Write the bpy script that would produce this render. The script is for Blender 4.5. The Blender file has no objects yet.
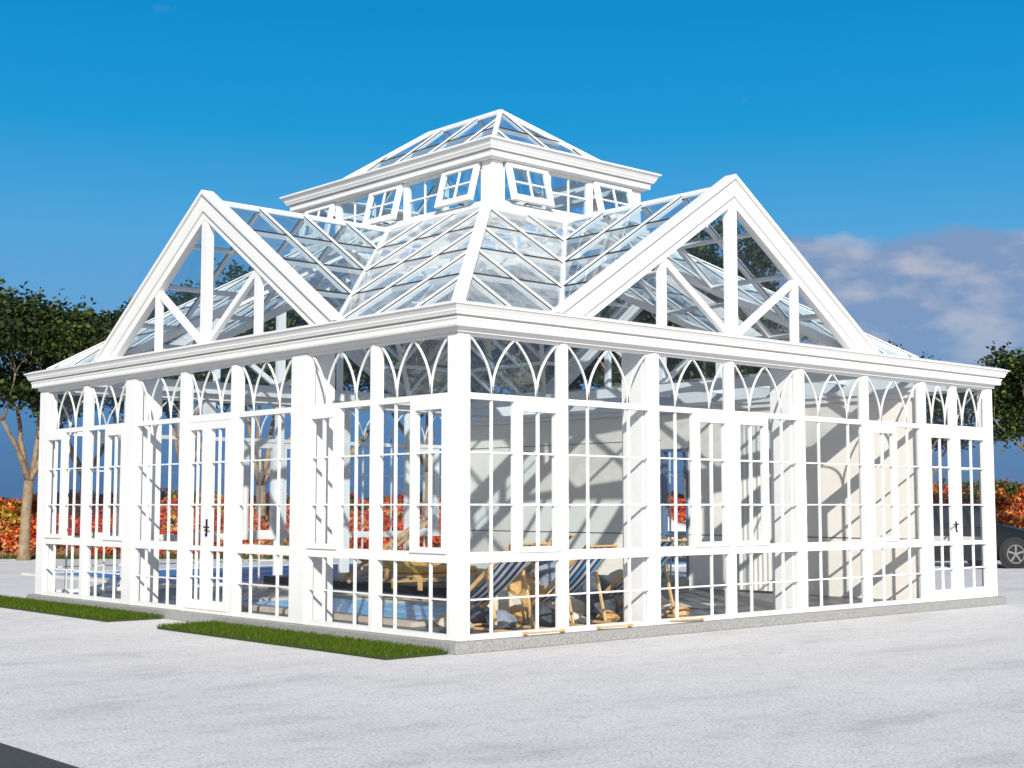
import bpy, bmesh, math, random
from mathutils import Vector, Matrix
R = math.radians
random.seed(7)
S = bpy.context.scene
COL = S.collection

# ------------------------------------------------------------------ camera
CAM = Vector((-9.1873, -11.0667, 1.5))
YAW, PITCH = 0.7314, 0.0862
cd = bpy.data.cameras.new('camera'); cam = bpy.data.objects.new('camera', cd); COL.objects.link(cam)
cam.location = CAM
cam.rotation_euler = (math.pi/2 + PITCH, 0, -YAW)
cd.sensor_width = 36; cd.sensor_fit = 'HORIZONTAL'; cd.lens = 1401.2/1024*36
cd.clip_start = .1; cd.clip_end = 6000
S.camera = cam

# ------------------------------------------------------------------ light
SUN_DIR = Vector((-1.15, -1.52, 1.0)).normalized()        # towards the sun, behind the viewer
el = math.asin(SUN_DIR.z); az = math.atan2(SUN_DIR.x, SUN_DIR.y)
W_ = bpy.data.worlds.new('World'); S.world = W_; W_.use_nodes = True
nt = W_.node_tree; N = nt.nodes; L = nt.links
for n in list(N): N.remove(n)
def nd(t, **k):
    n = N.new(t)
    for a, b in k.items(): setattr(n, a, b)
    return n
out = nd('ShaderNodeOutputWorld'); bg = nd('ShaderNodeBackground'); bg.inputs[1].default_value = .10
L.new(bg.outputs[0], out.inputs[0])
sky = nd('ShaderNodeTexSky', sky_type='NISHITA'); sky.sun_disc = False
sky.sun_elevation = el; sky.sun_rotation = az; sky.air_density = 1.0; sky.dust_density = .3; sky.ozone_density = 2.5
tc = nd('ShaderNodeTexCoord'); sx = nd('ShaderNodeSeparateXYZ'); L.new(tc.outputs['Generated'], sx.inputs[0])
def math_(op, a=None, b=None, c=None, clamp=False):
    n = nd('ShaderNodeMath', operation=op, use_clamp=clamp)
    for i, v in enumerate((a, b, c)):
        if v is None: continue
        if hasattr(v, 'is_linked'): L.new(v, n.inputs[i])
        else: n.inputs[i].default_value = v
    return n.outputs[0]
def mrange(v, a, b, c=0, d=1):
    n = nd('ShaderNodeMapRange'); n.interpolation_type = 'SMOOTHSTEP'; L.new(v, n.inputs[0])
    for i, q in enumerate((a, b, c, d)): n.inputs[i+1].default_value = q
    return n.outputs[0]
rmp = nd('ShaderNodeValToRGB'); L.new(sx.outputs['Z'], rmp.inputs[0])      # deep clear blue opposite the sun
cr = rmp.color_ramp
K = 1/9.0
stops = [(0, (.70,1.5,3.0)), (.04, (.75,1.8,3.7)), (.075, (.85,2.2,4.5)), (.12, (1.3,3.1,5.6)), (.19, (.75,3.2,6.1)), (.26, (.14,2.7,5.8)), (.34, (.045,2.25,5.3)), (.7, (.3,2.0,4.6))]
cr.elements[0].position = 0; cr.elements[0].color = tuple(c*K for c in stops[0][1])+(1,)
cr.elements[1].position = .7; cr.elements[1].color = tuple(c*K for c in stops[-1][1])+(1,)
for p, c in stops[1:-1]:
    e = cr.elements.new(p); e.color = tuple(q*K for q in c)+(1,)
sc9 = nd('ShaderNodeMix', data_type='RGBA', blend_type='MULTIPLY'); sc9.inputs[0].default_value = 1; sc9.clamp_result = False
L.new(rmp.outputs[0], sc9.inputs[6]); sc9.inputs[7].default_value = (9.6, 9.9, 9.8, 1)
tint = nd('ShaderNodeMix', data_type='RGBA', blend_type='MULTIPLY'); tint.inputs[0].default_value = 1
L.new(sky.outputs[0], tint.inputs[6]); tint.inputs[7].default_value = (1.14, 1.0, .93, 1)
dotv = math_('ADD', math_('MULTIPLY', sx.outputs['X'], math.sin(YAW)), math_('MULTIPLY', sx.outputs['Y'], math.cos(YAW)))
front = math_('MULTIPLY', mrange(dotv, -.1, .5), mrange(sx.outputs['Z'], .45, .8, 1, 0))
mul = nd('ShaderNodeMix', data_type='RGBA'); L.new(front, mul.inputs[0]); L.new(tint.outputs[2], mul.inputs[6]); L.new(sc9.outputs[2], mul.inputs[7])
# clouds: stretched noise, kept to a band above the horizon
mp = nd('ShaderNodeMapping'); mp.inputs['Scale'].default_value = (6, 6, 13); L.new(tc.outputs['Generated'], mp.inputs[0])
nz = nd('ShaderNodeTexNoise'); nz.inputs['Scale'].default_value = 1.3; nz.inputs['Detail'].default_value = 9; nz.inputs['Roughness'].default_value = .58
L.new(mp.outputs[0], nz.inputs[0])
# azimuth weight: heavier towards +x (the right of the photograph)
azw = math_('SUBTRACT', sx.outputs['X'], sx.outputs['Y'])            # from -1 .. 1 across the view
mr = nd('ShaderNodeMapRange'); mr.interpolation_type = 'SMOOTHSTEP'
L.new(azw, mr.inputs[0]); mr.inputs[1].default_value = .11; mr.inputs[2].default_value = .20; mr.inputs[3].default_value = 0; mr.inputs[4].default_value = 1
zt = math_('ADD', sx.outputs['Z'], math_('MULTIPLY', math_('SUBTRACT', nz.outputs[0], .5), .055))
up = nd('ShaderNodeMapRange'); up.interpolation_type = 'SMOOTHSTEP'; L.new(zt, up.inputs[0])
up.inputs[1].default_value = .180; up.inputs[2].default_value = .190; up.inputs[3].default_value = 1; up.inputs[4].default_value = 0
lo = nd('ShaderNodeMapRange'); lo.interpolation_type = 'SMOOTHSTEP'; L.new(zt, lo.inputs[0])
lo.inputs[1].default_value = .02; lo.inputs[2].default_value = .16; lo.inputs[3].default_value = .15; lo.inputs[4].default_value = .95
band = math_('MULTIPLY', math_('MULTIPLY', up.outputs[0], lo.outputs[0]), mr.outputs[0])
# small wisps elsewhere
wm = nd('ShaderNodeMapRange'); L.new(nz.outputs[0], wm.inputs[0]); wm.inputs[1].default_value = .685; wm.inputs[2].default_value = .82; wm.inputs[3].default_value = 0; wm.inputs[4].default_value = .4
cl = math_('MAXIMUM', band, wm.outputs[0], clamp=True)
nz2 = nd('ShaderNodeTexNoise'); nz2.inputs['Scale'].default_value = 3.6; nz2.inputs['Detail'].default_value = 8
L.new(mp.outputs[0], nz2.inputs[0])
cc = nd('ShaderNodeValToRGB'); L.new(nz2.outputs[0], cc.inputs[0])
cc.color_ramp.elements[0].position = .46; cc.color_ramp.elements[0].color = (2.0, 3.0, 4.9, 1)
cc.color_ramp.elements[1].position = .66; cc.color_ramp.elements[1].color = (4.1, 4.4, 5.4, 1)
mx = nd('ShaderNodeMix', data_type='RGBA'); L.new(cl, mx.inputs[0]); L.new(mul.outputs[2], mx.inputs[6]); L.new(cc.outputs[0], mx.inputs[7])
L.new(mx.outputs[2], bg.inputs[0])

sd = bpy.data.lights.new('sun', 'SUN'); sd.energy = 5.0; sd.angle = R(.5); sd.color = (1, .955, .88)
so = bpy.data.objects.new('sun', sd); COL.objects.link(so); so.rotation_euler = SUN_DIR.to_track_quat('Z', 'Y').to_euler()
so.location = (0, 0, 30)
S.view_settings.view_transform = 'Standard'; S.view_settings.look = 'None'; S.view_settings.gamma = 1
S.view_settings.exposure = .10
S.cycles.transparent_max_bounces = 40; S.cycles.max_bounces = 8; S.cycles.diffuse_bounces = 4; S.cycles.glossy_bounces = 3
S.cycles.use_denoising = True

# ------------------------------------------------------------------ helpers
def tag(o, label=None, cat=None, group=None, kind=None):
    for k, v in (('label', label), ('category', cat), ('group', group), ('kind', kind)):
        if v: o[k] = v
    return o
def empty(name, loc, rz=0, label=None, cat=None, group=None):
    o = bpy.data.objects.new(name, None); o.empty_display_size = .3; COL.objects.link(o)
    o.location = loc; o.rotation_euler = (0, 0, rz); return tag(o, label, cat, group)
def at(px, depth):                                          # a ground point in the direction of a column of the view
    v = Vector((math.sin(YAW), math.cos(YAW))); r = Vector((math.cos(YAW), -math.sin(YAW)))
    p = v*depth + r*((px-512)/1401.2*depth)
    return CAM.x+p.x, CAM.y+p.y

import mathutils.noise as mn_
class MB:
    def __init__(s): s.v = []; s.f = []; s.m = []
    def add(s, vs, fs, mi=0):
        b = len(s.v); s.v += [tuple(x) for x in vs]; s.f += [tuple(b+i for i in f) for f in fs]; s.m += [mi]*len(fs); return s
    def box(s, a, b, T=None, mi=0):
        x0, y0, z0 = a; x1, y1, z1 = b
        vs = [(x, y, z) for x in (x0, x1) for y in (y0, y1) for z in (z0, z1)]
        if T: vs = [T(*q) for q in vs]
        return s.add(vs, [(0,1,3,2),(4,6,7,5),(0,4,5,1),(2,3,7,6),(0,2,6,4),(1,5,7,3)], mi)
    def beam(s, p, q, w, h, up=(0,0,1), off=0, mi=0):       # w across, h along "up"; off shifts along up
        p = Vector(p); q = Vector(q); d = (q-p).normalized(); up = Vector(up)
        sd_ = d.cross(up).normalized(); u = sd_.cross(d).normalized()
        vs = []
        for c in (p, q):
            for a, b in ((-1,-1),(1,-1),(1,1),(-1,1)): vs.append(c + sd_*a*w/2 + u*(b*h/2+off))
        return s.add(vs, [(3,2,1,0),(4,5,6,7),(0,1,5,4),(1,2,6,5),(2,3,7,6),(3,0,4,7)], mi)
    def tube(s, pts, r, n=8, mi=0, cap=True):
        pts = [Vector(p) for p in pts]; rs = r if isinstance(r, (list, tuple)) else [r]*len(pts)
        vs = []; ref = Vector((0,0,1))
        for i, p in enumerate(pts):
            d = (pts[min(i+1, len(pts)-1)]-pts[max(i-1, 0)]).normalized()
            rf = ref if abs(d.z) < .95 else Vector((1,0,0))
            a = d.cross(rf).normalized(); b = a.cross(d)
            for k in range(n):
                t = 2*math.pi*k/n; vs.append(p+(a*math.cos(t)+b*math.sin(t))*rs[i])
        fs = [(i*n+k, i*n+(k+1) % n, (i+1)*n+(k+1) % n, (i+1)*n+k) for i in range(len(pts)-1) for k in range(n)]
        if cap: fs += [tuple(range(n-1, -1, -1)), tuple((len(pts)-1)*n+k for k in range(n))]
        return s.add(vs, fs, mi)
    def lathe(s, prof, n=24, c=(0,0,0), axis='Z', mi=0):     # prof: (radius, height), closed at both ends when r == 0
        vs = []
        for r, h in prof:
            for k in range(n):
                t = 2*math.pi*k/n; x, y = r*math.cos(t), r*math.sin(t)
                q = (x, y, h) if axis == 'Z' else (x, h, y)
                vs.append((c[0]+q[0], c[1]+q[1], c[2]+q[2]))
        fs = [(i*n+k, i*n+(k+1) % n, (i+1)*n+(k+1) % n, (i+1)*n+k) for i in range(len(prof)-1) for k in range(n)]
        return s.add(vs, fs, mi)
    def build(s, name, mats, parent=None, bevel=0, smooth=False, fix=True, loc=None):
        me = bpy.data.meshes.new(name); me.from_pydata(s.v, [], s.f)
        for m in (mats if isinstance(mats, (list, tuple)) else [mats]): me.materials.append(m)
        me.polygons.foreach_set('material_index', s.m)
        if fix or bevel:
            bm = bmesh.new(); bm.from_mesh(me)
            if fix: bmesh.ops.recalc_face_normals(bm, faces=bm.faces)
            if bevel: bmesh.ops.bevel(bm, geom=bm.edges[:], offset=bevel, segments=1, affect='EDGES', clamp_overlap=True)
            bm.to_mesh(me); bm.free()
        if smooth: me.polygons.foreach_set('use_smooth', [True]*len(me.polygons))
        me.update()
        o = bpy.data.objects.new(name, me); COL.objects.link(o); o.parent = parent
        if loc: o.location = loc
        return o
def copy_tree(o, parent=None):
    c = o.copy(); COL.objects.link(c)
    if parent: c.parent = parent
    for ch in list(o.children): copy_tree(ch, c)
    return c

# ------------------------------------------------------------------ materials
def mat(name, col=(.8,.8,.8), rough=.5, noise=None, spec=.5, bump=None, metal=0, coords='Object'):
    m = bpy.data.materials.new(name); m.use_nodes = True; n = m.node_tree.nodes; l = m.node_tree.links
    b = n['Principled BSDF']; b.inputs['Base Color'].default_value = (*col, 1); b.inputs['Roughness'].default_value = rough
    b.inputs['Specular IOR Level'].default_value = spec; b.inputs['Metallic'].default_value = metal
    t = n.new('ShaderNodeTexCoord')
    if noise:                                                # list of (scale, colour stops)
        sc, stops = noise[:2]; det = noise[2] if len(noise) > 2 else 6
        k = n.new('ShaderNodeTexNoise'); k.inputs['Scale'].default_value = sc; k.inputs['Detail'].default_value = det; k.inputs['Roughness'].default_value = .65
        l.new(t.outputs[coords], k.inputs[0])
        r = n.new('ShaderNodeValToRGB'); l.new(k.outputs[0], r.inputs[0])
        e = r.color_ramp.elements; e[0].position, e[0].color = stops[0][0], (*stops[0][1], 1); e[1].position, e[1].color = stops[-1][0], (*stops[-1][1], 1)
        for p, c in stops[1:-1]: q = e.new(p); q.color = (*c, 1)
        l.new(r.outputs[0], b.inputs['Base Color'])
    if bump:
        k = n.new('ShaderNodeTexNoise'); k.inputs['Scale'].default_value = bump[0]; k.inputs['Detail'].default_value = 5; l.new(t.outputs[coords], k.inputs[0])
        q = n.new('ShaderNodeBump'); q.inputs['Strength'].default_value = bump[1]; q.inputs['Distance'].default_value = bump[2] if len(bump) > 2 else .01
        l.new(k.outputs[0], q.inputs['Height']); l.new(q.outputs[0], b.inputs['Normal'])
    return m
white = mat('white_paint', (.8,.8,.79), .4, noise=(3.0, [(.3, (.775,.77,.755)), (.7, (.82,.815,.80))]))
wallw = mat('plaster_white', (.72,.71,.69), .75, noise=(1.4, [(.3, (.85,.79,.71)), (.7, (.89,.84,.765))]), bump=(60, .15, .004))
seal = mat('dark_gasket', (.025,.027,.03), .6)
stone = mat('plinth_granite', (.4,.4,.39), .8, noise=(70, [(.35, (.17,.17,.165)), (.5, (.31,.31,.30)), (.65, (.40,.39,.38))]), bump=(90, .3))
bronze = mat('handle_metal', (.05,.045,.04), .35, metal=1)
wood = mat('pine_wood', (.6,.38,.16), .5, noise=(9, [(.3, (.50,.28,.10)), (.7, (.72,.48,.22))]))
def glassmat(name, tint, base, rough=0.0, power=4, graze=.25, sheen=0):
    m = bpy.data.materials.new(name); m.use_nodes = True; n = m.node_tree.nodes; l = m.node_tree.links
    n.remove(n['Principled BSDF']); o = n['Material Output']
    tr = n.new('ShaderNodeBsdfTransparent'); tr.inputs[0].default_value = (*tint, 1)
    gl = n.new('ShaderNodeBsdfGlossy'); gl.inputs['Roughness'].default_value = rough; gl.inputs[0].default_value = (.95,.97,1,1)
    lw = n.new('ShaderNodeLayerWeight'); lw.inputs[0].default_value = .5
    p = n.new('ShaderNodeMath'); p.operation = 'POWER'; l.new(lw.outputs['Facing'], p.inputs[0]); p.inputs[1].default_value = power
    q = n.new('ShaderNodeMath'); q.operation = 'MULTIPLY_ADD'; q.use_clamp = True; l.new(p.outputs[0], q.inputs[0]); q.inputs[1].default_value = graze; q.inputs[2].default_value = base
    mx_ = n.new('ShaderNodeMixShader'); l.new(q.outputs[0], mx_.inputs[0]); l.new(tr.outputs[0], mx_.inputs[1]); l.new(gl.outputs[0], mx_.inputs[2])
    last = mx_
    if sheen:                                                 # diffuse white mixed in, painting a pale reflection onto the pane
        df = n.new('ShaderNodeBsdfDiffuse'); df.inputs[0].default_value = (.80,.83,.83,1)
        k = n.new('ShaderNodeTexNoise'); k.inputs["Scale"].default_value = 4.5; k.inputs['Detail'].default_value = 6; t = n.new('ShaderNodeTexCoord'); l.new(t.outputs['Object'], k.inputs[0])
        r = n.new('ShaderNodeMapRange'); l.new(k.outputs[0], r.inputs[0]); r.inputs[1].default_value = .38; r.inputs[2].default_value = .62; r.inputs[3].default_value = sheen*.6; r.inputs[4].default_value = sheen*1.25
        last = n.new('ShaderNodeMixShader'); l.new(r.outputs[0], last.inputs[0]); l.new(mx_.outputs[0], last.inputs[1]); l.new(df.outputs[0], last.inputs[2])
    l.new(last.outputs[0], o.inputs[0]); return m
glass = glassmat('window_glass', (.97,.98,.985), .03)
roofglass = glassmat('roof_glass', (.80,.905,.965), .12, graze=.35, sheen=.05)
softglass = glassmat('pale_sheen_roof_glass', (.86,.93,.965), .14, graze=.35, sheen=.26)  # main slopes: pale reflected sky painted in as diffuse white
lampglass = glassmat('lantern_glass', (.70,.87,.97), .12)

# ------------------------------------------------------------------ the setting
def sheet(name, pts, z, m, label=None, cat=None):
    o = MB().add([(x, y, z) for x, y in pts], [tuple(range(len(pts)))]).build(name, m, fix=False)
    tag(o, kind='structure'); 
    return o
# paving, one big sheet
pav = bpy.data.materials.new('pale_concrete'); pav.use_nodes = True
n = pav.node_tree.nodes; l = pav.node_tree.links; b = n['Principled BSDF']; b.inputs['Roughness'].default_value = .85
t = n.new('ShaderNodeTexCoord')
def nz_(sc, det, stretch=None):
    k = n.new('ShaderNodeTexNoise'); k.inputs['Scale'].default_value = sc; k.inputs['Detail'].default_value = det; k.inputs['Roughness'].default_value = .62
    if stretch:
        m_ = n.new('ShaderNodeMapping'); m_.inputs['Scale'].default_value = stretch; m_.inputs['Rotation'].default_value = (0, 0, YAW); l.new(t.outputs['Object'], m_.inputs[0]); l.new(m_.outputs[0], k.inputs[0])
    else: l.new(t.outputs['Object'], k.inputs[0])
    return k
def ramp(k, stops):
    r = n.new('ShaderNodeValToRGB'); l.new(k.outputs[0], r.inputs[0]); e = r.color_ramp.elements
    e[0].position, e[0].color = stops[0][0], (*stops[0][1], 1); e[1].position, e[1].color = stops[-1][0], (*stops[-1][1], 1)
    for p, c in stops[1:-1]: q = e.new(p); q.color = (*c, 1)
    return r
a1 = ramp(nz_(.42, 10, (1, 2.6, 1)), [(.28, (.58,.565,.56)), (.46, (.75,.73,.71)), (.68, (.82,.795,.765))])
a2 = ramp(nz_(38, 8), [(.34, (.50,.50,.52)), (.48, (.90,.90,.91)), (.62, (1,1,1))])
a3 = ramp(nz_(5, 7), [(.34, (.88,.88,.89)), (.5, (1,1,1))])
q1 = n.new('ShaderNodeMix'); q1.data_type = 'RGBA'; q1.blend_type = 'MULTIPLY'; q1.inputs[0].default_value = 1; l.new(a1.outputs[0], q1.inputs[6]); l.new(a2.outputs[0], q1.inputs[7])
q2 = n.new('ShaderNodeMix'); q2.data_type = 'RGBA'; q2.blend_type = 'MULTIPLY'; q2.inputs[0].default_value = 1; l.new(q1.outputs[2], q2.inputs[6]); l.new(a3.outputs[0], q2.inputs[7])
l.new(q2.outputs[2], b.inputs['Base Color'])
bp = n.new('ShaderNodeBump'); bp.inputs['Strength'].default_value = .35; bp.inputs['Distance'].default_value = .012; kk = nz_(60, 6); l.new(kk.outputs[0], bp.inputs['Height']); l.new(bp.outputs[0], b.inputs['Normal'])
sheet('ground', [(-1500,-1500),(1500,-1500),(1500,1500),(-1500,1500)], 0, pav)
asph = mat('asphalt', (.05,.05,.055), .85, noise=(40, [(.3, (.032,.034,.038)), (.7, (.07,.072,.078))]), bump=(120, .5))
sheet('road', [(-60,-60),(-5.57,-60),(-5.57,60),(-60,60)], .004, asph)

# ------------------------------------------------------------------ glass house
XW, YD = 10.64, 10.28
house = empty('glass_conservatory', (0, 0, 0), label='large white framed glass conservatory with gables and a raised lantern roof', cat='conservatory')
fac = {'R': lambda u, w, z: (u, -w, z), 'L': lambda u, w, z: (-w, u, z),
       'B': lambda u, w, z: (u, YD+w, z), 'E': lambda u, w, z: (XW+w, u, z)}
MB().box((-.09,-.09,0), (XW+.12,YD+.12,.118)).build('plinth', stone, house, bevel=.008)
floor_m = mat('slate_floor', (.12,.12,.125), .45, noise=(2.2, [(.3, (.075,.078,.085)), (.7, (.17,.165,.16))]))
sheet('floor', [(.03,.03),(XW-.03,.03),(XW-.03,YD-.03),(.03,YD-.03)], .124, floor_m)
# main cornice: swept profile, (outward offset, height)
def cornice(name, x0, x1, y0, y1, prof, parent, m):
    M = MB(); n_ = len(prof); vs = []
    for o, z in prof:
        vs += [(x0-o, y0-o, z), (x1+o, y0-o, z), (x1+o, y1+o, z), (x0-o, y1+o, z)]
    fs = []
    for i in range(n_):
        j = (i+1) % n_
        for k in range(4): fs.append((i*4+k, i*4+(k+1) % 4, j*4+(k+1) % 4, j*4+k))
    return M.add(vs, fs).build(name, m, parent)
prof = [(-.14,3.285),(.04,3.285),(.04,3.335),(.105,3.335),(.112,3.352),(.112,3.395),(.125,3.415),(.125,3.428),
        (.095,3.431),(.095,3.447),(.150,3.451),(.158,3.47),(.168,3.485),(.168,3.50),(.198,3.545),(.21,3.548),(.21,3.562),(.10,3.60),(-.14,3.60)]
cornice('cornice', 0, XW, 0, YD, prof, house, white)
# posts
def post(F, u0, u1, deep=0.0, corner=False):
    T = fac[F]; M = MB(); u0 += .03; u1 -= .03
    M.box((u0, -.09, .119), (u1, .008, 3.284), T)
    M.box((u0+.035, .008, .121), (u1-.035, .02, 3.283), T)
    if deep:
        uc = (u0+u1)/2
        M.box((uc-.11, -deep, .126), (uc+.11, -.0905, 3.40), T)
    return M.build('pilaster' if deep else 'post', white, house, bevel=.004)
def corner_post(x0, x1, y0, y1):
    M = MB(); M.box((x0, y0, .119), (x1, y1, 3.284)); return M.build('corner_post', white, house, bevel=.008)
sx_ = .155
corner_post(-.012, sx_-.005, -.012, sx_+.01); corner_post(XW-sx_, XW+.012, -.012, sx_)
corner_post(-.012, sx_, YD-.27, YD+.012); corner_post(XW-sx_, XW+.012, YD-sx_, YD+.012)
def arch(M, T, u0, u1, w, z0=2.675, z1=3.265, r=.013):
    W = u1-u0
    def curve(ua, ub):
        pts = []
        for i in range(11):
            th = i/10*R(40); pts.append(T(ua+(ub-ua)*(1-math.cos(th))/(1-math.cos(R(40))), w, z0+(z1-z0)*math.sin(th)/math.sin(R(40))))
        for i in range(10): M.beam(pts[i], pts[i+1], .019, .02, (0,0,1) if abs(pts[i+1][2]-pts[i][2]) < .01 else T2(T))
    a, c = u0+W*.25, u0+W*.75
    curve(a, u0+W*.5); curve(a, u0); curve(c, u0+W*.5); curve(c, u1)
def T2(T):
    p = Vector(T(0, 1, 0))-Vector(T(0, 0, 0)); return p
def hbar(M, T, u0, u1, z0, z1, w0=-.05, w1=-.0): M.box((u0, w0, z0), (u1, w1, z1), T)
def vbar(M, T, u, z0, z1, wd=.024, w0=-.045, w1=-.012): M.box((u-wd/2, w0, z0), (u+wd/2, w1, z1), T)
GW = -.03
def window(F, u0, u1, kind='F'):
    """one bay between two posts: base rail, lower lights, transom, main lights, transom, traceried top light"""
    T = fac[F]; M = MB()
    if u0 > .2: u0 -= .03
    if u1 < (YD-.3 if F == 'L' else XW-.3): u1 += .03
    W = u1-u0; A, C = u0+W*.25, u0+W*.75; mid = (u0+u1)/2
    e = .0015
    hbar(M, T, u0+e, u1-e, .121, .178, -.07, .003)
    hbar(M, T, u0+e, u1-e, .905, 1.015, -.075, .003)
    hbar(M, T, u0+e, u1-e, 2.60, 2.665, -.075, .003)
    hbar(M, T, u0+e, u1-e, 3.255, 3.2835, -.06, -.004)
    for a_, b_ in ((u0+e, u0+.014), (u1-.014, u1-e)):
        for z0, z1 in ((.178,.905),(1.015,2.60),(2.665,3.255)): M.box((a_, -.06, z0), (b_, -.006, z1), T)
    # lower lights
    for u in (A, C): vbar(M, T, u, .178, .905, .02)
    hbar(M, T, u0+.014, u1-.014, .521, .539, -.043, -.014)
    # main lights
    if kind == 'F':
        for u in (A, C): vbar(M, T, u, 1.015, 2.60, .02)
        for z in (1.505, 2.05): hbar(M, T, u0+.014, u1-.014, z-.009, z+.009, -.043, -.014)
    else:
        M.box((mid-.025, -.06, 1.015), (mid+.025, -.002, 2.60), T)
        s0, s1 = (u0+.014, mid-.025) if kind == 'CR' else (mid+.025, u1-.014)
        vbar(M, T, (s0+s1)/2, 1.015, 2.60, .02)
        for z in (1.505, 2.05): hbar(M, T, s0, s1, z-.009, z+.009, -.043, -.014)
    o = M.build('window', white, house)
    Ar = MB(); arch(Ar, T, u0+.014, u1-.014, GW+.004); Ar.build('arch_tracery', white, o)
    G = MB()
    def q(a_, b_, z0, z1, w): G.add([T(a_, w, z0), T(b_, w, z0), T(b_, w, z1), T(a_, w, z1)], [(0,1,2,3)])
    q(u0+.02, u1-.02, .18, .89, GW); q(u0+.02, u1-.02, 2.665, 3.26, GW)
    if kind == 'F': q(u0+.02, u1-.02, 1.03, 2.59, GW)
    else:
        q(s0-.01, s1+.01, 1.03, 2.59, GW)
        c0, c1 = (mid+.002, u1-.003) if kind == 'CR' else (u0+.003, mid-.002)
        Q = MB(); w0, w1 = -.055, .022; fr = .075
        Q.box((c0, w0, 1.0), (c0+fr, w1, 2.60), T); Q.box((c1-fr, w0, 1.0), (c1, w1, 2.60), T)
        Q.box((c0+fr, w0, 1.0), (c1-fr, w1, 1.06), T); Q.box((c0+fr, w0, 2.50), (c1-fr, w1, 2.60), T)
        uc = (c0+c1)/2; vbar(Q, T, uc, 1.06, 2.50, .022, -.035, .004)
        for z in (1.505, 2.05): hbar(Q, T, c0+fr, c1-fr, z-.011, z+.011, -.034, .003)
        Q.build('casement', white, o)
        q(c0+fr-.01, c1-fr+.01, 1.06, 2.51, -.016)
    G.build('pane', glass, o, fix=False)
    return o
def door(F, u0, u1, split, handle):
    """a glazed door bay with two leaves"""
    T = fac[F]; M = MB(); u0 -= .03
    if u1 < 10: u1 += .03
    W = u1-u0
    hbar(M, T, u0+.0015, u1-.0015, .121, .16, -.07, .003); hbar(M, T, u0+.0015, u1-.0015, 2.585, 2.675, -.075, .003); hbar(M, T, u0+.0015, u1-.0015, 3.255, 3.2835, -.06, -.004)
    for a_, b_ in ((u0+.0015, u0+.02), (u1-.02, u1-.0015)): M.box((a_, -.058, .15), (b_, -.006, 3.27), T)
    o = M.build('door_frame', white, house)
    Ar = MB()
    if W > 1.3:
        arch(Ar, T, u0+.02, split-.04, GW+.004); arch(Ar, T, split+.04, u1-.02, GW+.004)
        Ar.box((split-.07, -.075, 2.675), (split+.07, .003, 3.255), T)
    else: arch(Ar, T, u0+.02, u1-.02, GW+.004)
    Ar.build('arch_tracery', white, o)
    G = MB(); G.add([T(u0+.02, GW, 2.665), T(u1-.02, GW, 2.665), T(u1-.02, GW, 3.26), T(u0+.02, GW, 3.26)], [(0,1,2,3)]); G.build('pane', glass, o, fix=False)
    for a_, b_, hd in ((u0+.021, split-.003, handle == 'a'), (split+.003, u1-.021, handle == 'b')):
        D = MB(); fr = .12 if W > 1.3 else .10; w0, w1 = -.06, .012
        frl = fr if a_ > split-.01 else min(fr, .09)
        frr = fr if b_ < split+.01 else min(fr, .09)
        D.box((a_, w0, .165), (a_+frl, w1, 2.58), T); D.box((b_-frr, w0, .165), (b_, w1, 2.58), T)
        D.box((a_+frl, w0, .165), (b_-frr, w1, .28), T); D.box((a_+frl, w0, 2.48), (b_-frr, w1, 2.58), T)
        D.box((a_+frl, w0+.008, .915), (b_-frr, w1-.008, .975), T)
        vbar(D, T, (a_+frl+b_-frr)/2, .28, 2.48, .022, -.04, -.006)
        for z in (.575, 1.505, 2.05): hbar(D, T, a_+frl, b_-frr, z-.011, z+.011, -.039, -.007)
        d = D.build('door', white, house)
        g = MB(); g.add([T(a_+frl-.01, -.022, .27), T(b_-frr+.01, -.022, .27), T(b_-frr+.01, -.022, 2.49), T(a_+frl-.01, -.022, 2.49)], [(0,1,2,3)]); g.build('pane', glass, d, fix=False)
        if hd:
            H = MB(); uh = b_-frr/2 if abs(b_-split) < .01 else a_+frl/2; sg = 1 if abs(b_-split) < .01 else -1
            H.box((uh-.018, .0125, 1.14 if F == 'R' else 1.10), (uh+.018, .022, 1.26 if F == 'R' else 1.32), T)
            H.tube([T(uh, .02, 1.22), T(uh, .06, 1.22), T(uh-.02*sg, .066, 1.22), T(uh-.14*sg, .066, 1.215)], .011)
            H.tube([T(uh, .02, 1.12), T(uh, .035, 1.12)], .016)
            H.build('handle', bronze, d)
# right facade
post('R', 1.425, 1.60); post('R', 2.87, 3.09, .42); post('R', 4.30, 4.48); post('R', 5.71, 5.92, .42); post('R', 7.19, 7.38); post('R', 8.62, 8.82)
for a_, b_, k in ((sx_, 1.425, 'CR'), (1.60, 2.87, 'F'), (3.09, 4.30, 'CR'), (4.48, 5.71, 'CL'), (5.92, 7.19, 'F'), (7.38, 8.62, 'CL')): window('R', a_, b_, k)
door('R', 8.82, XW-sx_, 9.57, 'a')
# left facade
post('L', 1.36, 1.55); post('L', 2.71, 3.14, .42); post('L', 4.29, 4.53); post('L', 5.59, 5.84); post('L', 7.01, 7.42, .42); post('L', 8.54, 8.78)
for a_, b_, k in ((sx_+.01, 1.36, 'CL'), (1.55, 2.71, 'CR'), (3.14, 4.29, 'F'), (5.84, 7.01, 'F'), (7.42, 8.54, 'CL'), (8.78, YD-.27, 'CR')): window('L', a_, b_, k)
door('L', 4.53, 5.59, 5.085, 'a')
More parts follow.
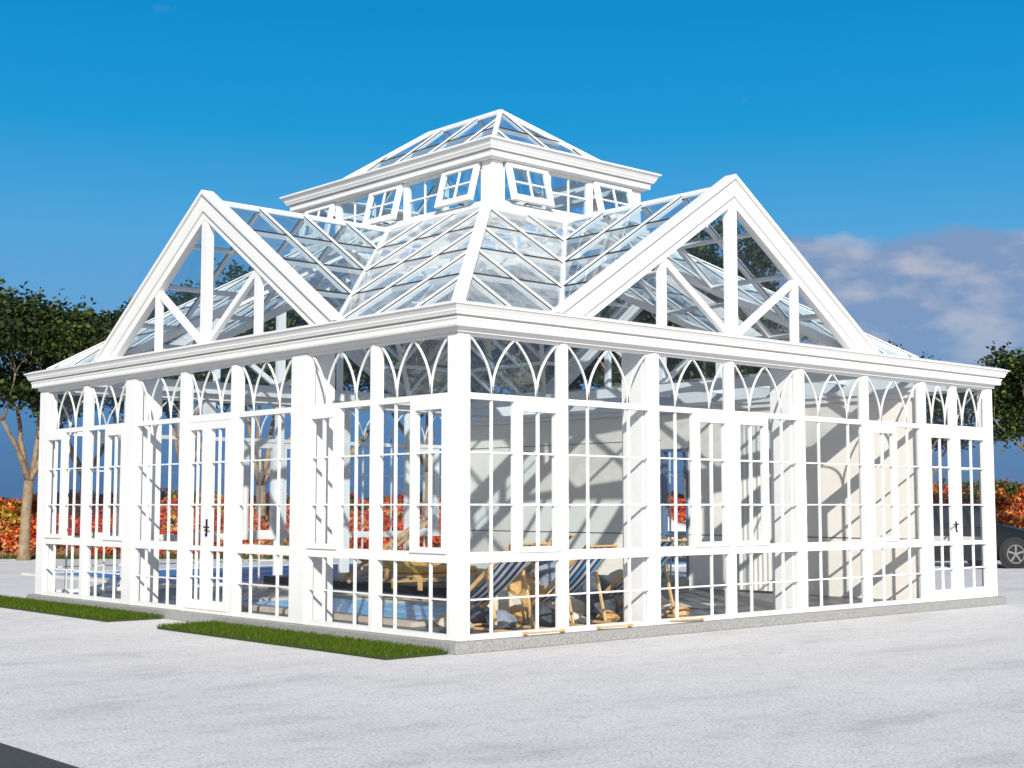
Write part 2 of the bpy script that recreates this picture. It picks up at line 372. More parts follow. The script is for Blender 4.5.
# rear facade
for a_, b_, d_ in ((1.39,1.59,0),(2.83,3.09,0),(4.28,4.48,0),(5.68,5.91,0),(7.17,7.38,0),(8.60,8.82,0)): post('B', a_, b_, d_)
for a_, b_, k in ((sx_, 1.39, 'CR'), (1.59, 2.83, 'F'), (3.09, 4.28, 'CR'), (4.48, 5.68, 'CL'), (5.91, 7.17, 'F'), (7.38, 8.60, 'CL'), (8.82, XW-sx_, 'F')): window('B', a_, b_, k)
# far end facade
for a_, b_ in ((1.9,2.1),(3.8,4.0),(5.9,6.1),(8.0,8.2)): post('E', a_, b_)
for a_, b_ in ((sx_,1.9),(2.1,3.8),(4.0,5.9),(6.1,8.0),(8.2,YD-sx_)): window('E', a_, b_, 'F')
# inner partition with a doorway
M = MB(); x0, x1 = 8.72, 8.80
M.box((x0,.10,.126),(x1,4.47,3.05)); M.box((x0,5.06,.126),(x1,YD-.10,3.05)); M.box((x0,4.4715,2.45),(x1,5.0585,3.048))
pt = M.build('partition_wall', wallw, house)
g = MB(); g.box((x0-.006,.11,1.002),(x0-.001,4.46,1.016)); g.box((x0-.006,5.07,1.002),(x0-.001,YD-.11,1.016)); g.box((x0-.006,5.07,2.60),(x0-.001,YD-.11,2.61)); g.build('dado_line', seal, pt)
g = MB(); g.box((x0-.06,.11,3.052),(x1+.04,YD-.11,3.13)); g.box((x0-.10,.11,3.1315),(x1+.08,YD-.11,3.20)); g.build('wall_beam', white, pt)
g = MB()
for yy in (4.472, 5.018): g.box((x0-.02,yy,.126),(x1+.02,yy+.04,2.449))
g.box((x0-.02,4.5125,2.40),(x1+.02,5.0175,2.4485)); g.box((x0+.02,4.75,.30),(x0+.045,4.77,2.40)); 
for z in (1.0,1.5,2.05): g.box((x0+.021,4.513,z),(x0+.044,5.017,z+.02))
g.build('door_frame', mat('blue_grey_frame', (.10,.17,.28), .5), pt)

# ---- roof
XR, YR, SL, Z0 = 8.66, 10.10, .656, 3.60
CX, CY = XR/2, YR/2; INS = 2.87; HG = 2.86; ZR = Z0+SL*HG
def clip(poly, axis, val):
    pts = []
    for i in range(len(poly)):
        a_, b_ = poly[i], poly[(i+1) % len(poly)]
        da, db = a_[axis]-val, b_[axis]-val
        if (da < 0) != (db < 0):
            t_ = da/(da-db); pts.append((a_[0]+(b_[0]-a_[0])*t_, a_[1]+(b_[1]-a_[1])*t_))
    return pts if len(pts) == 2 else None
def slope(poly, zf, axis, step=.71, purl=4, base=0, rh=.06, zlo=None, zhi=None, name='roof_slope', gm=None):
    """poly in plan; the slope rises along `axis`; rafters at constant other axis"""
    oth = 1-axis; P = lambda p: Vector((p[0], p[1], zf(*p)))
    a_, b_, c_ = P(poly[0]), P(poly[1]), P(poly[2]); nrm = (b_-a_).cross(c_-a_).normalized()
    if nrm.z < 0: nrm = -nrm
    M = MB(); lo_, hi_ = min(p[oth] for p in poly), max(p[oth] for p in poly)
    k = math.ceil((lo_+.08-base)/step)
    while base+k*step < hi_-.08:
        s_ = clip(poly, oth, base+k*step)
        if s_ and (Vector(s_[0])-Vector(s_[1])).length > .1:
            M.beam(P(s_[0]), P(s_[1]), .032, rh, nrm, -rh/2-.002)
            M.beam(P(s_[0]), P(s_[1]), .055, .006, nrm, .0065, mi=1)
            M.beam(P(s_[0]), P(s_[1]), .036, .016, nrm, .018)
        k += 1
    al, ah = min(p[axis] for p in poly), max(p[axis] for p in poly)
    for i in range(1, purl):
        s_ = clip(poly, axis, al+(ah-al)*i/purl)
        if s_ and (Vector(s_[0])-Vector(s_[1])).length > .1:
            M.beam(P(s_[0]), P(s_[1]), .04, .055, nrm, -.032)
            M.beam(P(s_[0]), P(s_[1]), .024, .007, nrm, .007, mi=1)
    M.beam(P(poly[0]), P(poly[1]), .05, .06, nrm, -.031)
    o = M.build(name, [white, seal], house)
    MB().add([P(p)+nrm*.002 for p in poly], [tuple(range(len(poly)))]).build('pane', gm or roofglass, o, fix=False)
    return o
# eight slopes of the main hipped roof (two at each corner), eight gable slopes
def mainz_x(side): return (lambda x, y: Z0+SL*x) if side < 0 else (lambda x, y: Z0+SL*(XR-x))
def mainz_y(side): return (lambda x, y: Z0+SL*y) if side < 0 else (lambda x, y: Z0+SL*(YR-y))
for sxg in (-1, 1):
    for syg in (-1, 1):
        fx = (lambda x: x) if sxg < 0 else (lambda x: XR-x)
        fy = (lambda y: y) if syg < 0 else (lambda y: YR-y)
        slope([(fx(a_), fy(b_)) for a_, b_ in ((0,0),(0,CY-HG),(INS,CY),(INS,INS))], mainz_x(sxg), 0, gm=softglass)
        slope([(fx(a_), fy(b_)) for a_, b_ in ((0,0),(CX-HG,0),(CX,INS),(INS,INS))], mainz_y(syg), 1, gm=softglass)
        zy = lambda x, y: ZR-SL*abs(y-CY); zx = lambda x, y: ZR-SL*abs(x-CX)
        slope([(fx(a_), fy(b_)) for a_, b_ in ((-.10,CY-HG),(0,CY-HG),(INS,CY),(-.10,CY))], zy, 1, name='gable_roof_slope')
        slope([(fx(a_), fy(b_)) for a_, b_ in ((CX-HG,-.10),(CX-HG,0),(CX,INS),(CX,-.10))], zx, 0, name='gable_roof_slope')
        H = MB(); H.beam((fx(0), fy(0), Z0), (fx(INS), fy(INS), Z0+SL*INS), .11, .14, off=-.075); H.beam((fx(.02), fy(.02), Z0+.013), (fx(INS-.02), fy(INS-.02), Z0+SL*INS), .15, .016, off=.008); H.build('hip_rafter', white, house)
        V = MB(); V.beam((fx(0), fy(CY-HG), Z0), (fx(INS), fy(CY), ZR), .07, .11, off=-.045); V.build('valley_rafter', white, house)
        V = MB(); V.beam((fx(CX-HG), fy(0), Z0), (fx(CX), fy(INS), ZR), .07, .11, off=-.045); V.build('valley_rafter', white, house)
for a_, b_ in (((-.1,CY),(INS,CY)), ((XR-INS,CY),(XR+.1,CY)), ((CX,-.1),(CX,INS)), ((CX,YR-INS),(CX,YR+.1))):
    MB().beam((*a_, ZR), (*b_, ZR), .05, .07, off=-.012).build('ridge_beam', white, house)
# ring beam under the eaves and inner tie beams
M = MB()
M.beam((XR, .05, 3.47), (XR, YD-.05, 3.47), .12, .16)
M.beam((.05, YR-.02, 3.47), (XR-.061, YR-.02, 3.47), .12, .16)
M.build('eaves_beam', white, house)
# flat glazed strip behind the door bay
M = MB()
for k in range(1, 8): M.box((XR+.07, k*1.285-.03, 3.50), (XW-.15, k*1.285+.03, 3.598))
fl = M.build('flat_roof', white, house)
MB().add([(XR,.1,3.6),(XW-.1,.1,3.6),(XW-.1,YD-.1,3.6),(XR,YD-.1,3.6)], [(0,1,2,3)]).build('pane', roofglass, fl, fix=False)
# gables
def gable(T, c):
    """c: centre along the facade; T maps (u, w, z)"""
    def prism(M, poly, w0, w1):
        k = len(poly); vs = [T(u, w0, z) for u, z in poly]+[T(u, w1, z) for u, z in poly]
        M.add(vs, [tuple(range(k-1,-1,-1)), tuple(range(k, 2*k))]+[(i, (i+1) % k, k+(i+1) % k, k+i) for i in range(k)])
    top = ZR+.13; sl = SL; zb = 3.585
    def band(M, t0, t1, w0, w1):                             # t = vertical drop below the outer line
        for sg in (-1, 1):
            f = lambda t_: (top-t_-zb)/sl
            prism(M, [(c+sg*f(t0), zb), (c, top-t0), (c, top-t1), (c+sg*f(t1), zb)], w0, w1)
    rk = MB(); band(rk, 0, .055, .0, .175); band(rk, .056, .165, .0, .14); band(rk, .166, .175, 0, .128); band(rk, .176, .275, .0, .15); band(rk, .276, .385, .015, .12)
    o = rk.build('gable', white, house)
    tr = MB(); zi = lambda u: top-.385-sl*abs(u-c)
    def bar(u0, z0, u1, z1, wd, a_=.03, b_=.105):
        d = Vector((u1-u0, z1-z0)).normalized(); nx, nz__ = -d.y*wd/2, d.x*wd/2
        prism(tr, [(u0-nx, z0-nz__), (u1-nx, z1-nz__), (u1+nx, z1+nz__), (u0+nx, z0+nz__)], a_, b_)
    bar(c, zb, c, zi(c)+.03, .15, .02, .115)
    for sg in (-1, 1):
        bar(c+sg*1.28, zb, c+sg*1.28, zi(c+1.28)+.04, .10)
        bar(c+sg*.10, zb+.03, c+sg*1.25, zi(c+1.25)-.02, .085, .034, .099)
    tr.build('truss', white, o)
    G = MB(); hw = (top-.35-zb)/sl
    G.add([T(c-hw, .06, zb), T(c+hw, .06, zb), T(c, .06, top-.35)], [(0,1,2)]); G.build('pane', glass, o, fix=False)
gable(lambda u, w, z: (u, -w, z), CX); gable(lambda u, w, z: (-w, u, z), CY)
gable(lambda u, w, z: (u, YR+w, z), CX); gable(lambda u, w, z: (XR+w, u, z), CY)
# inner truss under the crossing: rafters carrying the lantern
lx0, lx1, ly0, ly1 = 2.93, 5.85, 2.84, 7.50
ZB = Z0+SL*INS
cornice('lantern_base', lx0, lx1, ly0, ly1, [(-.12,ZB-.13),(.06,ZB-.07),(.09,ZB-.0),(.09,ZB+.04),(.04,ZB+.08),(-.12,ZB+.08)], house, white)
ZT = 6.125
for x, y in ((lx0,ly0),(lx1,ly0),(lx0,ly1),(lx1,ly1)):
    sgx = 1 if x == lx0 else -1; sgy = 1 if y == ly0 else -1
    MB().box((min(x, x+.2*sgx), min(y, y+.2*sgy), ZB+.081), (max(x, x+.2*sgx), max(y, y+.2*sgy), ZT)).build('lantern_post', white, house, bevel=.006)
def lantern_side(T, a_, b_, cnt):
    w = (b_-a_)/cnt
    for i in range(cnt):
        u0, u1 = a_+w*i+.04, a_+w*(i+1)-.04
        if i:
            MB().box((a_+w*i-.04, -.09, ZB+.082), (a_+w*i+.04, -.005, ZT-.001), T).build('lantern_mullion', white, house)
        z0, z1 = ZB+.082, ZT-.002
        if i % 2 == 1:
            M = MB(); M.box((u0,-.07,z0),(u1,-.02,z0+.04),T); M.box((u0,-.07,z1-.04),(u1,-.02,z1),T)
            M.box((u0,-.07,z0+.04),(u0+.03,-.02,z1-.04),T); M.box((u1-.03,-.07,z0+.04),(u1,-.02,z1-.04),T)
            uc, zc = (u0+u1)/2, (z0+z1)/2
            M.box((uc-.011,-.05,z0+.04),(uc+.011,-.025,z1-.04),T); M.box((u0+.03,-.049,zc-.011),(u1-.03,-.026,zc+.011),T)
            o = M.build('lantern_window', white, house)
            MB().add([T(u0+.01,-.04,z0+.01),T(u1-.01,-.04,z0+.01),T(u1-.01,-.04,z1-.01),T(u0+.01,-.04,z1-.01)],[(0,1,2,3)]).build('pane', lampglass, o, fix=False)
        else:                                                # top hung sash, propped open
            f = MB(); f.box((u0,-.07,z0),(u1,-.03,z0+.03),T); f.box((u0,-.07,z1-.03),(u1,-.03,z1),T); f.box((u0,-.069,z0+.02),(u0+.02,-.031,z1-.02),T); f.box((u1-.02,-.069,z0+.02),(u1,-.031,z1-.02),T)
            fo = f.build('window_frame', white, house)
            ang = R(15); hz = z1-.01; hh = z1-z0-.01
            def TT(u, w_, z):                                # rotate about the hinge line at (w=0, z=hz)
                dz = z-hz; return T(u, w_*math.cos(ang)-dz*math.sin(ang)*1.0+.005, hz+dz*math.cos(ang)+w_*math.sin(ang))
            q0, q1 = hz-hh, hz; fr = .085
            M = MB(); M.box((u0,-.02,q0),(u0+fr,.03,q1),TT); M.box((u1-fr,-.02,q0),(u1,.03,q1),TT)
            M.box((u0+fr,-.02,q0),(u1-fr,.03,q0+fr),TT); M.box((u0+fr,-.02,q1-fr*.8),(u1-fr,.03,q1),TT)
            uc, zc = (u0+u1)/2, (q0+q1)/2
            M.box((uc-.012,-.005,q0+fr),(uc+.012,.022,q1-fr*.8),TT); M.box((u0+fr,-.004,zc-.012),(u1-fr,.021,zc+.012),TT)
            o = M.build('open_sash', white, house)
            MB().add([TT(u0+.03,.008,q0+.03),TT(u1-.03,.008,q0+.03),TT(u1-.03,.008,q1-.03),TT(u0+.03,.008,q1-.03)],[(0,1,2,3)]).build('pane', lampglass, o, fix=False)
            st = MB(); st.tube([T(uc,-.03,z0+.03), TT(uc,-.02,q0+.03)], .01, 6); st.build('stay', seal, o)
lantern_side(lambda u, w, z: (lx0-w, u, z), ly0+.2, ly1-.2, 5)
lantern_side(lambda u, w, z: (lx1+w, u, z), ly0+.2, ly1-.2, 5)
lantern_side(lambda u, w, z: (u, ly0-w, z), lx0+.2, lx1-.2, 3)
lantern_side(lambda u, w, z: (u, ly1+w, z), lx0+.2, lx1-.2, 3)
cz = 6.125
cornice('lantern_cornice', lx0, lx1, ly0, ly1, [(-.14,cz),(.06,cz),(.065,cz+.016),(.10,cz+.02),(.10,cz+.07),(.112,cz+.088),(.085,cz+.092),(.085,cz+.105),(.14,cz+.108),(.15,cz+.13),(.165,cz+.15),(.165,cz+.165),(.20,cz+.215),(.22,cz+.22),(.22,cz+.245),(.10,cz+.275),(-.14,cz+.275)], house, white)
ex0, ex1, ey0, ey1 = 3.07, 5.60, 2.99, 7.22; ez = cz+.25
CX = (ex0+ex1)/2
hw = (ex1-ex0)/2; LS = (7.34-ez)/hw
r0, r1 = (CX, ey0+hw), (CX, ey1-hw)
slope([(ex0,ey0),(ex0,ey1),r1,r0], lambda x, y: ez+LS*(x-ex0), 0, step=.82, purl=2, base=ey0+.15, rh=.05, name='lantern_roof_slope')
slope([(ex1,ey0),(ex1,ey1),r1,r0], lambda x, y: ez+LS*(ex1-x), 0, step=.82, purl=2, base=ey0+.15, rh=.05, name='lantern_roof_slope')
slope([(ex0,ey0),(ex1,ey0),r0], lambda x, y: ez+LS*(y-ey0), 1, step=.75, purl=2, base=CX, rh=.05, name='lantern_roof_slope')
slope([(ex0,ey1),(ex1,ey1),r1], lambda x, y: ez+LS*(ey1-y), 1, step=.75, purl=2, base=CX, rh=.05, name='lantern_roof_slope')
for p, q in (((ex0,ey0),r0),((ex1,ey0),r0),((ex0,ey1),r1),((ex1,ey1),r1)):
    MB().beam((*p, ez), (*q, 7.34), .07, .06, off=-.005).build('hip_rafter', white, house)
MB().beam((*r0, 7.34), (*r1, 7.34), .06, .07, off=-.01).build('ridge_beam', white, house)

# ------------------------------------------------------------------ inside: pool, platform, curtain, chairs, stones
water = mat('pool_water', (.10,.36,.68), .25, noise=(3.5, [(.35, (.10,.38,.80)), (.55, (.20,.56,.92)), (.75, (.55,.80,.96))], 6), spec=.3, bump=(9, .25, .02))
tile = mat('sand_tile', (.50,.43,.34), .7, noise=(3, [(.3, (.40,.33,.25)), (.7, (.58,.51,.42))]))
slate = mat('dark_slate', (.045,.045,.05), .5, noise=(6, [(.3, (.03,.03,.034)), (.7, (.07,.07,.072))]))
def pool(name, x0, x1, y0, y1, zb, label, wm, edge, h=.05):
    t_ = empty(name, (0, 0, 0), label=label, cat='pool')
    M = MB(); e = .3
    M.box((x0-e,y0-e,zb),(x0,y1+e,zb+h)); M.box((x1,y0-e,zb),(x1+e,y1+e,zb+h)); M.box((x0,y0-e,zb),(x1,y0,zb+h)); M.box((x0,y1,zb),(x1,y1+e,zb+h))
    M.build('coping', edge, t_)
    MB().add([(x0,y0,zb+h*.45),(x1,y0,zb+h*.45),(x1,y1,zb+h*.45),(x0,y1,zb+h*.45)], [(0,1,2,3)]).build('water', wm, t_, fix=False)
    return t_
pool('plunge_pool', .95, 2.75, 1.9, 6.2, .126, 'small bright blue pool with sandy stone edge inside the glass conservatory', water, tile)
deck = MB().box((3.75,4.1,.126),(8.3,9.7,.30)).build('raised_platform', slate, bevel=.01)
tag(deck, 'low dark slate platform behind the indoor pool, carrying the loungers', 'platform')
M = MB().box((3.45,4.1,.126),(3.745,9.7,.17)).build('kerb_stone', tile); tag(M, 'pale stone step along the front edge of the dark platform', 'step')
# gathered curtain near the fourth pilaster
M = MB(); nn = 110; vs = []
for s_ in (0, .008):
    for i in range(nn+1):
        t_ = i/nn; y = 2.25+1.05*t_; x = 8.58+.006*math.sin(t_*math.pi*22)+s_
        vs += [(x, y, .16), (x+.004*math.sin(t_*30), y, 2.93)]
hh_ = 2*(nn+1)
fs = [(2*i, 2*i+2, 2*i+3, 2*i+1) for i in range(nn)]+[(hh_+2*i, hh_+2*i+1, hh_+2*i+3, hh_+2*i+2) for i in range(nn)]
fs += [(2*i, hh_+2*i, hh_+2*i+2, 2*i+2) for i in range(nn)]+[(2*i+1, 2*i+3, hh_+2*i+3, hh_+2*i+1) for i in range(nn)]+[(0,1,hh_+1,hh_), (2*nn,hh_+2*nn,hh_+2*nn+1,2*nn+1)]
ct = empty('curtain', (0, 0, 0), label='white pleated curtain hanging against the inner partition wall', cat='curtain')
M.add(vs, fs).build('fabric', mat('curtain_fabric', (.74,.73,.68), .9), ct)
MB().tube([(8.60,2.15,2.95),(8.60,3.4,2.95)], .014).build('rail', white, ct)
# stripes for slings
def stripemat(name, cols, width):
    m = bpy.data.materials.new(name); m.use_nodes = True; n = m.node_tree.nodes; l = m.node_tree.links; b = n['Principled BSDF']; b.inputs['Roughness'].default_value = .8
    t = n.new('ShaderNodeTexCoord'); s_ = n.new('ShaderNodeSeparateXYZ'); l.new(t.outputs['Object'], s_.inputs[0])
    d = n.new('ShaderNodeMath'); d.operation = 'DIVIDE'; l.new(s_.outputs['X'], d.inputs[0]); d.inputs[1].default_value = width
    f = n.new('ShaderNodeMath'); f.operation = 'FRACT'; l.new(d.outputs[0], f.inputs[0])
    r = n.new('ShaderNodeValToRGB'); r.color_ramp.interpolation = 'CONSTANT'; l.new(f.outputs[0], r.inputs[0]); e = r.color_ramp.elements
    e[0].position = 0; e[0].color = (*cols[0], 1); e[1].position = 1/len(cols); e[1].color = (*cols[1], 1)
    for i in range(2, len(cols)): q = e.new(i/len(cols)); q.color = (*cols[i], 1)
    l.new(r.outputs[0], b.inputs['Base Color']); return m
navy, wh, sky_b = (.015,.06,.22), (.80,.82,.80), (.20,.55,.80)
sling_a = stripemat('stripes_navy_white', [navy, wh], .115)
sling_b = stripemat('stripes_navy_pale', [navy, wh, navy, sky_b], .22)
def deck_chair(loc, rz, label, sling, proto=None):
    if proto:
        t_ = copy_tree(proto)
        t_.location = loc; t_.rotation_euler = (0, 0, rz); t_['label'] = label
        for ch in t_.children:
            if ch.name.startswith('sling') and sling is not sling_a:
                ch.data = ch.data.copy(); ch.data.materials[0] = sling
        return t_
    t_ = empty('deck_chair', loc, rz, label, 'deck chair', 'striped deck chairs inside the glass conservatory')
    W = .23
    top, low = Vector((0, .10, 1.10)), Vector((0, 1.42, .03))
    for sg in (-1, 1):
        x = sg*W; o_ = Vector((x, 0, 0))
        MB().beam(top+o_, low+o_, .035, .055).build('frame_rail', wood, t_, bevel=.004)
        MB().beam((sg*(W+.04), -.15, .032), (sg*(W+.04), 1.05, .032), .028, .036).build('base_rail', wood, t_, bevel=.004)
        MB().beam((sg*(W+.04), .52, .76), (sg*(W+.04), .34, .05), .026, .038).build('support_leg', wood, t_, bevel=.004)
    for a_, y_, z_, r_ in ((W+.03,.115,1.085,.016),(W+.055,-.15,.034,.012),(W+.05,1.03,.034,.015),(W,1.10,.285,.015),(W+.055,.50,.73,.012)):
        MB().tube([(-a_, y_, z_), (a_, y_, z_)], r_).build('cross_bar', wood, t_)
    vs = []; n_ = 20
    for s2 in (0, .006):
        for i in range(n_+1):
            q = i/n_; y = .115+(1.10-.115)*q; z = 1.09+(.29-1.09)*q-.10*math.sin(math.pi*q)*(.4+.6*q)
            for sg in (-1, 1): vs.append((sg*(W-.022), y, z-s2))
    h = 2*(n_+1); fs = []
    for i in range(n_):
        a_ = 2*i; fs += [(a_, a_+1, a_+3, a_+2), (h+a_, h+a_+2, h+a_+3, h+a_+1), (a_, a_+2, h+a_+2, h+a_), (a_+1, h+a_+1, h+a_+3, a_+3)]
    fs += [(0, h, h+1, 1), (2*n_, 2*n_+1, h+2*n_+1, h+2*n_)]
    MB().add(vs, fs).build('sling', sling, t_)
    return t_
c0 = deck_chair((1.17, .08, .124), 0, 'blue and white striped deck chair just inside the glass, nearest the corner post', sling_a)
c0.scale = (1, 1, .88)
deck_chair((2.26, .07, .124), R(-3), 'striped deck chair second from the corner post, behind the second right-hand bay', sling_b, c0).scale = (.92, .92, .84)
deck_chair((3.50, .12, .124), R(-5), 'striped deck chair leaning beside the deep white pilaster, third from the corner', sling_b, c0)
deck_chair((4.7, 6.3, .302), R(70), 'striped deck chair with crossed rails on the dark platform behind the pool', sling_a, c0)
deck_chair((4.3, 2.7, .124), R(25), 'striped deck chair standing among the ochre stones behind the nearest chair', sling_a, c0)
# low ochre loungers on the platform
ochre = mat('ochre_cushion', (.72,.42,.10), .7, noise=(5, [(.3, (.55,.28,.06)), (.7, (.85,.55,.18))]))
def lounger(loc, rz, label, proto=None):
    if proto:
        t_ = copy_tree(proto); t_.location = loc; t_.rotation_euler = (0,0,rz); t_['label'] = label; return t_
    t_ = empty('sun_lounger', loc, rz, label, 'lounger', 'ochre loungers on the dark platform')
    M = MB(); M.box((-.3,0,.18),(.3,1.2,.22)); M.box((-.3,0,.0),(-.25,.05,.18)); M.box((.25,0,0),(.3,.05,.18)); M.box((-.3,1.15,0),(-.25,1.2,.18)); M.box((.25,1.15,0),(.3,1.2,.18)); M.build('frame', wood, t_)
    MB().box((-.29,.01,.222),(.29,1.19,.31)).build('cushion', ochre, t_, bevel=.03)
    M = MB(); M.beam((0,1.17,.25),(0,1.60,.50),.58,.07); M.build('backrest', ochre, t_, bevel=.03)
    return t_
l0 = lounger((4.3,5.0,.302), R(95), 'ochre cushioned lounger on the dark platform, closest to the deck chairs')
lounger((5.2,6.6,.302), R(80), 'ochre cushioned lounger further back on the dark platform', l0)
# stones
rockm = {'cream': mat('cream_stone', noise=(4, [(.3, (.50,.42,.30)), (.7, (.74,.66,.54))]), rough=.8, bump=(14, .5, .03)),
         'ochre': mat('ochre_stone', noise=(6, [(.3, (.30,.15,.05)), (.5, (.58,.34,.12)), (.7, (.70,.50,.25))]), rough=.8, bump=(14, .5, .03)),
         'dark': mat('slate_stone', noise=(5, [(.3, (.02,.022,.03)), (.7, (.10,.11,.14))]), rough=.6, bump=(14, .5, .03)),
         'blue grey': mat('grey_stone', noise=(4, [(.3, (.14,.17,.24)), (.7, (.38,.42,.50))]), rough=.7, bump=(14, .5, .03))}
def rock(loc, size, col, label, seed):
    rnd = random.Random(seed); bm = bmesh.new(); bmesh.ops.create_icosphere(bm, subdivisions=3, radius=1)
    ds = [(Vector((rnd.uniform(-1,1), rnd.uniform(-1,1), rnd.uniform(-1,1))).normalized(), rnd.uniform(.6,.92)) for _ in range(14)]
    for v in bm.verts:
        for d_, c_ in ds:
            k = v.co.dot(d_)
            if k > c_: v.co -= d_*(k-c_)*.92
        v.co *= 1+.10*mn_.noise(v.co*2.2+Vector((seed,0,0)))+.04*mn_.noise(v.co*7)
        v.co = Vector((v.co.x*size[0], v.co.y*size[1], v.co.z*size[2]))
    mz = min(v.co.z for v in bm.verts)
    for v in bm.verts: v.co.z -= mz+.01
    me = bpy.data.meshes.new('rock'); bm.to_mesh(me); bm.free(); me.materials.append(rockm[col])
    o = bpy.data.objects.new('rock', me); COL.objects.link(o); o.location = loc; o.rotation_euler = (0, 0, rnd.uniform(0, 6.3))
    tag(o, label, 'rock', 'stones on the floor among the deck chairs')
F = .124
rocks = [((.62,.75,F),(.22,.18,.10),'cream','flat cream stone near the corner post, lowest of the heap'),
 ((1.45,1.35,F),(.20,.22,.13),'dark','dark stone under the sling of the nearest deck chair'),
 ((1.25,.75,F),(.26,.17,.11),'blue grey','blue grey stone between the base rails of the nearest deck chair'),
 ((2.05,1.6,F),(.32,.27,.19),'cream','big rounded cream stone behind the nearest deck chair'),
 ((1.72,.5,F),(.22,.18,.16),'dark','dark slate block between the first and second deck chairs'),
 ((1.80,1.05,F),(.18,.16,.12),'ochre','ochre stone leaning between first and second deck chairs'),
 ((2.3,.75,F),(.25,.19,.09),'cream','flat pale stone lying under the second deck chair'),
 ((2.75,.55,F),(.24,.17,.08),'ochre','flat ochre stone between second and third deck chairs'),
 ((2.72,1.25,F),(.34,.28,.16),'cream','wide cream stone behind the gap of second and third chairs'),
 ((3.05,.95,F),(.26,.22,.20),'dark','dark stone at the foot of the deep white pilaster'),
 ((3.55,.8,F),(.24,.20,.13),'blue grey','blue grey stone under the third deck chair'),
 ((4.05,.6,F),(.22,.16,.08),'ochre','rounded ochre stone just right of the deep white pilaster'),
 ((3.1,2.2,F),(.34,.25,.20),'ochre','large ochre boulder in the middle of the heap'),
 ((2.5,2.3,F),(.28,.24,.20),'dark','black boulder left of the large ochre one'),
 ((3.9,1.9,F),(.34,.28,.27),'dark','tall dark boulder right of the large ochre one'),
 ((3.7,3.2,F),(.34,.28,.28),'ochre','ochre boulder at the very back of the heap'),
 ((4.7,2.2,F),(.36,.30,.30),'cream','pale boulder at the right back of the heap'),
 ((2.95,1.65,F),(.22,.20,.14),'ochre','small ochre stone in front of the large ochre boulder'),
 ((3.45,1.35,F),(.24,.18,.12),'cream','small cream stone in front of the tall dark boulder'),
 ((2.15,2.0,F),(.20,.18,.13),'blue grey','small grey stone behind the big rounded cream one'),
 ((4.3,1.2,F),(.26,.2,.13),'cream','flat cream stone right of the third deck chair'),
 ((.95,.42,F),(.13,.10,.07),'dark','small dark stone right beside the foot of the corner post'),
 ((4.4,3.3,F),(.38,.30,.36),'blue grey','grey boulder next to the partition side of the heap')]
for i, (lc, sz, c_, lb) in enumerate(rocks): rock(lc, sz, c_, lb, i+3)
# rug strip
rug = mat('pale_rug', (.55,.53,.5), .9)
M = MB().box((5.2,1.2,.126),(6.0,4.4,.14)).build('rug', rug); tag(M, 'pale narrow rug on the dark floor near the partition doorway', 'rug')
bpy.data.objects.remove(bpy.data.objects['rug']) if False else None

# ------------------------------------------------------------------ lawn strips
def lawn(x0, x1, y0, y1, label, seed):
    rnd = random.Random(seed); M = MB()
    M.box((x0,y0,.004),(x1,y1,.03), mi=0)
    for _ in range(int((x1-x0)*(y1-y0)*4200)):
        x, y = rnd.uniform(x0, x1)+rnd.gauss(0,.012), rnd.uniform(y0, y1)+rnd.gauss(0,.015); a = rnd.uniform(0, 6.28); h = rnd.uniform(.025,.06); w = .006; lx, ly = rnd.uniform(-.02,.02), rnd.uniform(-.02,.02)
        M.add([(x-w*math.cos(a), y-w*math.sin(a), .028), (x+w*math.cos(a), y+w*math.sin(a), .028), (x+lx, y+ly, .028+h)], [(0,1,2)], 1 if rnd.random() < .75 else 2)
    o = M.build('grass', [mat('grass_soil', (.03,.05,.006), .9), mat('grass_blade', (.045,.085,.006), .7, spec=.1), mat('grass_blade_light', (.09,.13,.012), .7, spec=.1)], fix=False)
    tag(o, label, kind='stuff')
lawn(-.90, -.13, .0, 4.62, 'mown green grass strip along the wall right of the left door', 1)
lawn(-.90, -.13, 5.95, 13.0, 'mown green grass strip along the wall left of the left door', 2)

# ------------------------------------------------------------------ behind: outdoor pool, shrub bank, trees, cars
pool('swimming_pool', 3.6, 26, 12.2, 18.4, .0, 'long blue outdoor swimming pool with pale coping behind the conservatory', mat('deep_water', (.02,.16,.42), .3, noise=(1.5, [(.35, (.01,.13,.45)), (.7, (.02,.30,.66))]), spec=.06, bump=(6, .2, .02)), mat('pale_coping', (.6,.58,.54), .8), .05)
# flower bank: a long mound with leafy shrubs
import mathutils.noise as mn
v2 = Vector((math.sin(YAW), math.cos(YAW))); r2 = Vector((math.cos(YAW), -math.sin(YAW)))
def bankpt(s, d): p = v2*d+r2*s; return CAM.x+p.x, CAM.y+p.y      # s: across, d: away
def bank_h(s, d):
    t_ = max(0, min(1, (d-40)/6)); return (t_**.75)*(1.38+.3*mn.noise((s*.13, 3, 0))+.28*mn.noise((s*.7, d*.5, 0))+.45*max(0, min(1, (s-6)/5)))
vs = []; nx, ny = 110, 14
for j in range(ny+1):
    d = 39.9+j*(60-39.9)/ny
    for i in range(nx+1):
        s_ = -34+i*68/nx; x, y = bankpt(s_, d); vs.append((x, y, .006+bank_h(s_, d)))
fs = [(j*(nx+1)+i, j*(nx+1)+i+1, (j+1)*(nx+1)+i+1, (j+1)*(nx+1)+i) for j in range(ny) for i in range(nx)]
soil = mat('earth_bank', noise=(1.2, [(.3, (.16,.07,.03)), (.5, (.30,.15,.07)), (.7, (.10,.12,.03))]), rough=.95)
bk = MB().add(vs, fs).build('bank', soil, fix=False, smooth=True); tag(bk, kind='structure')
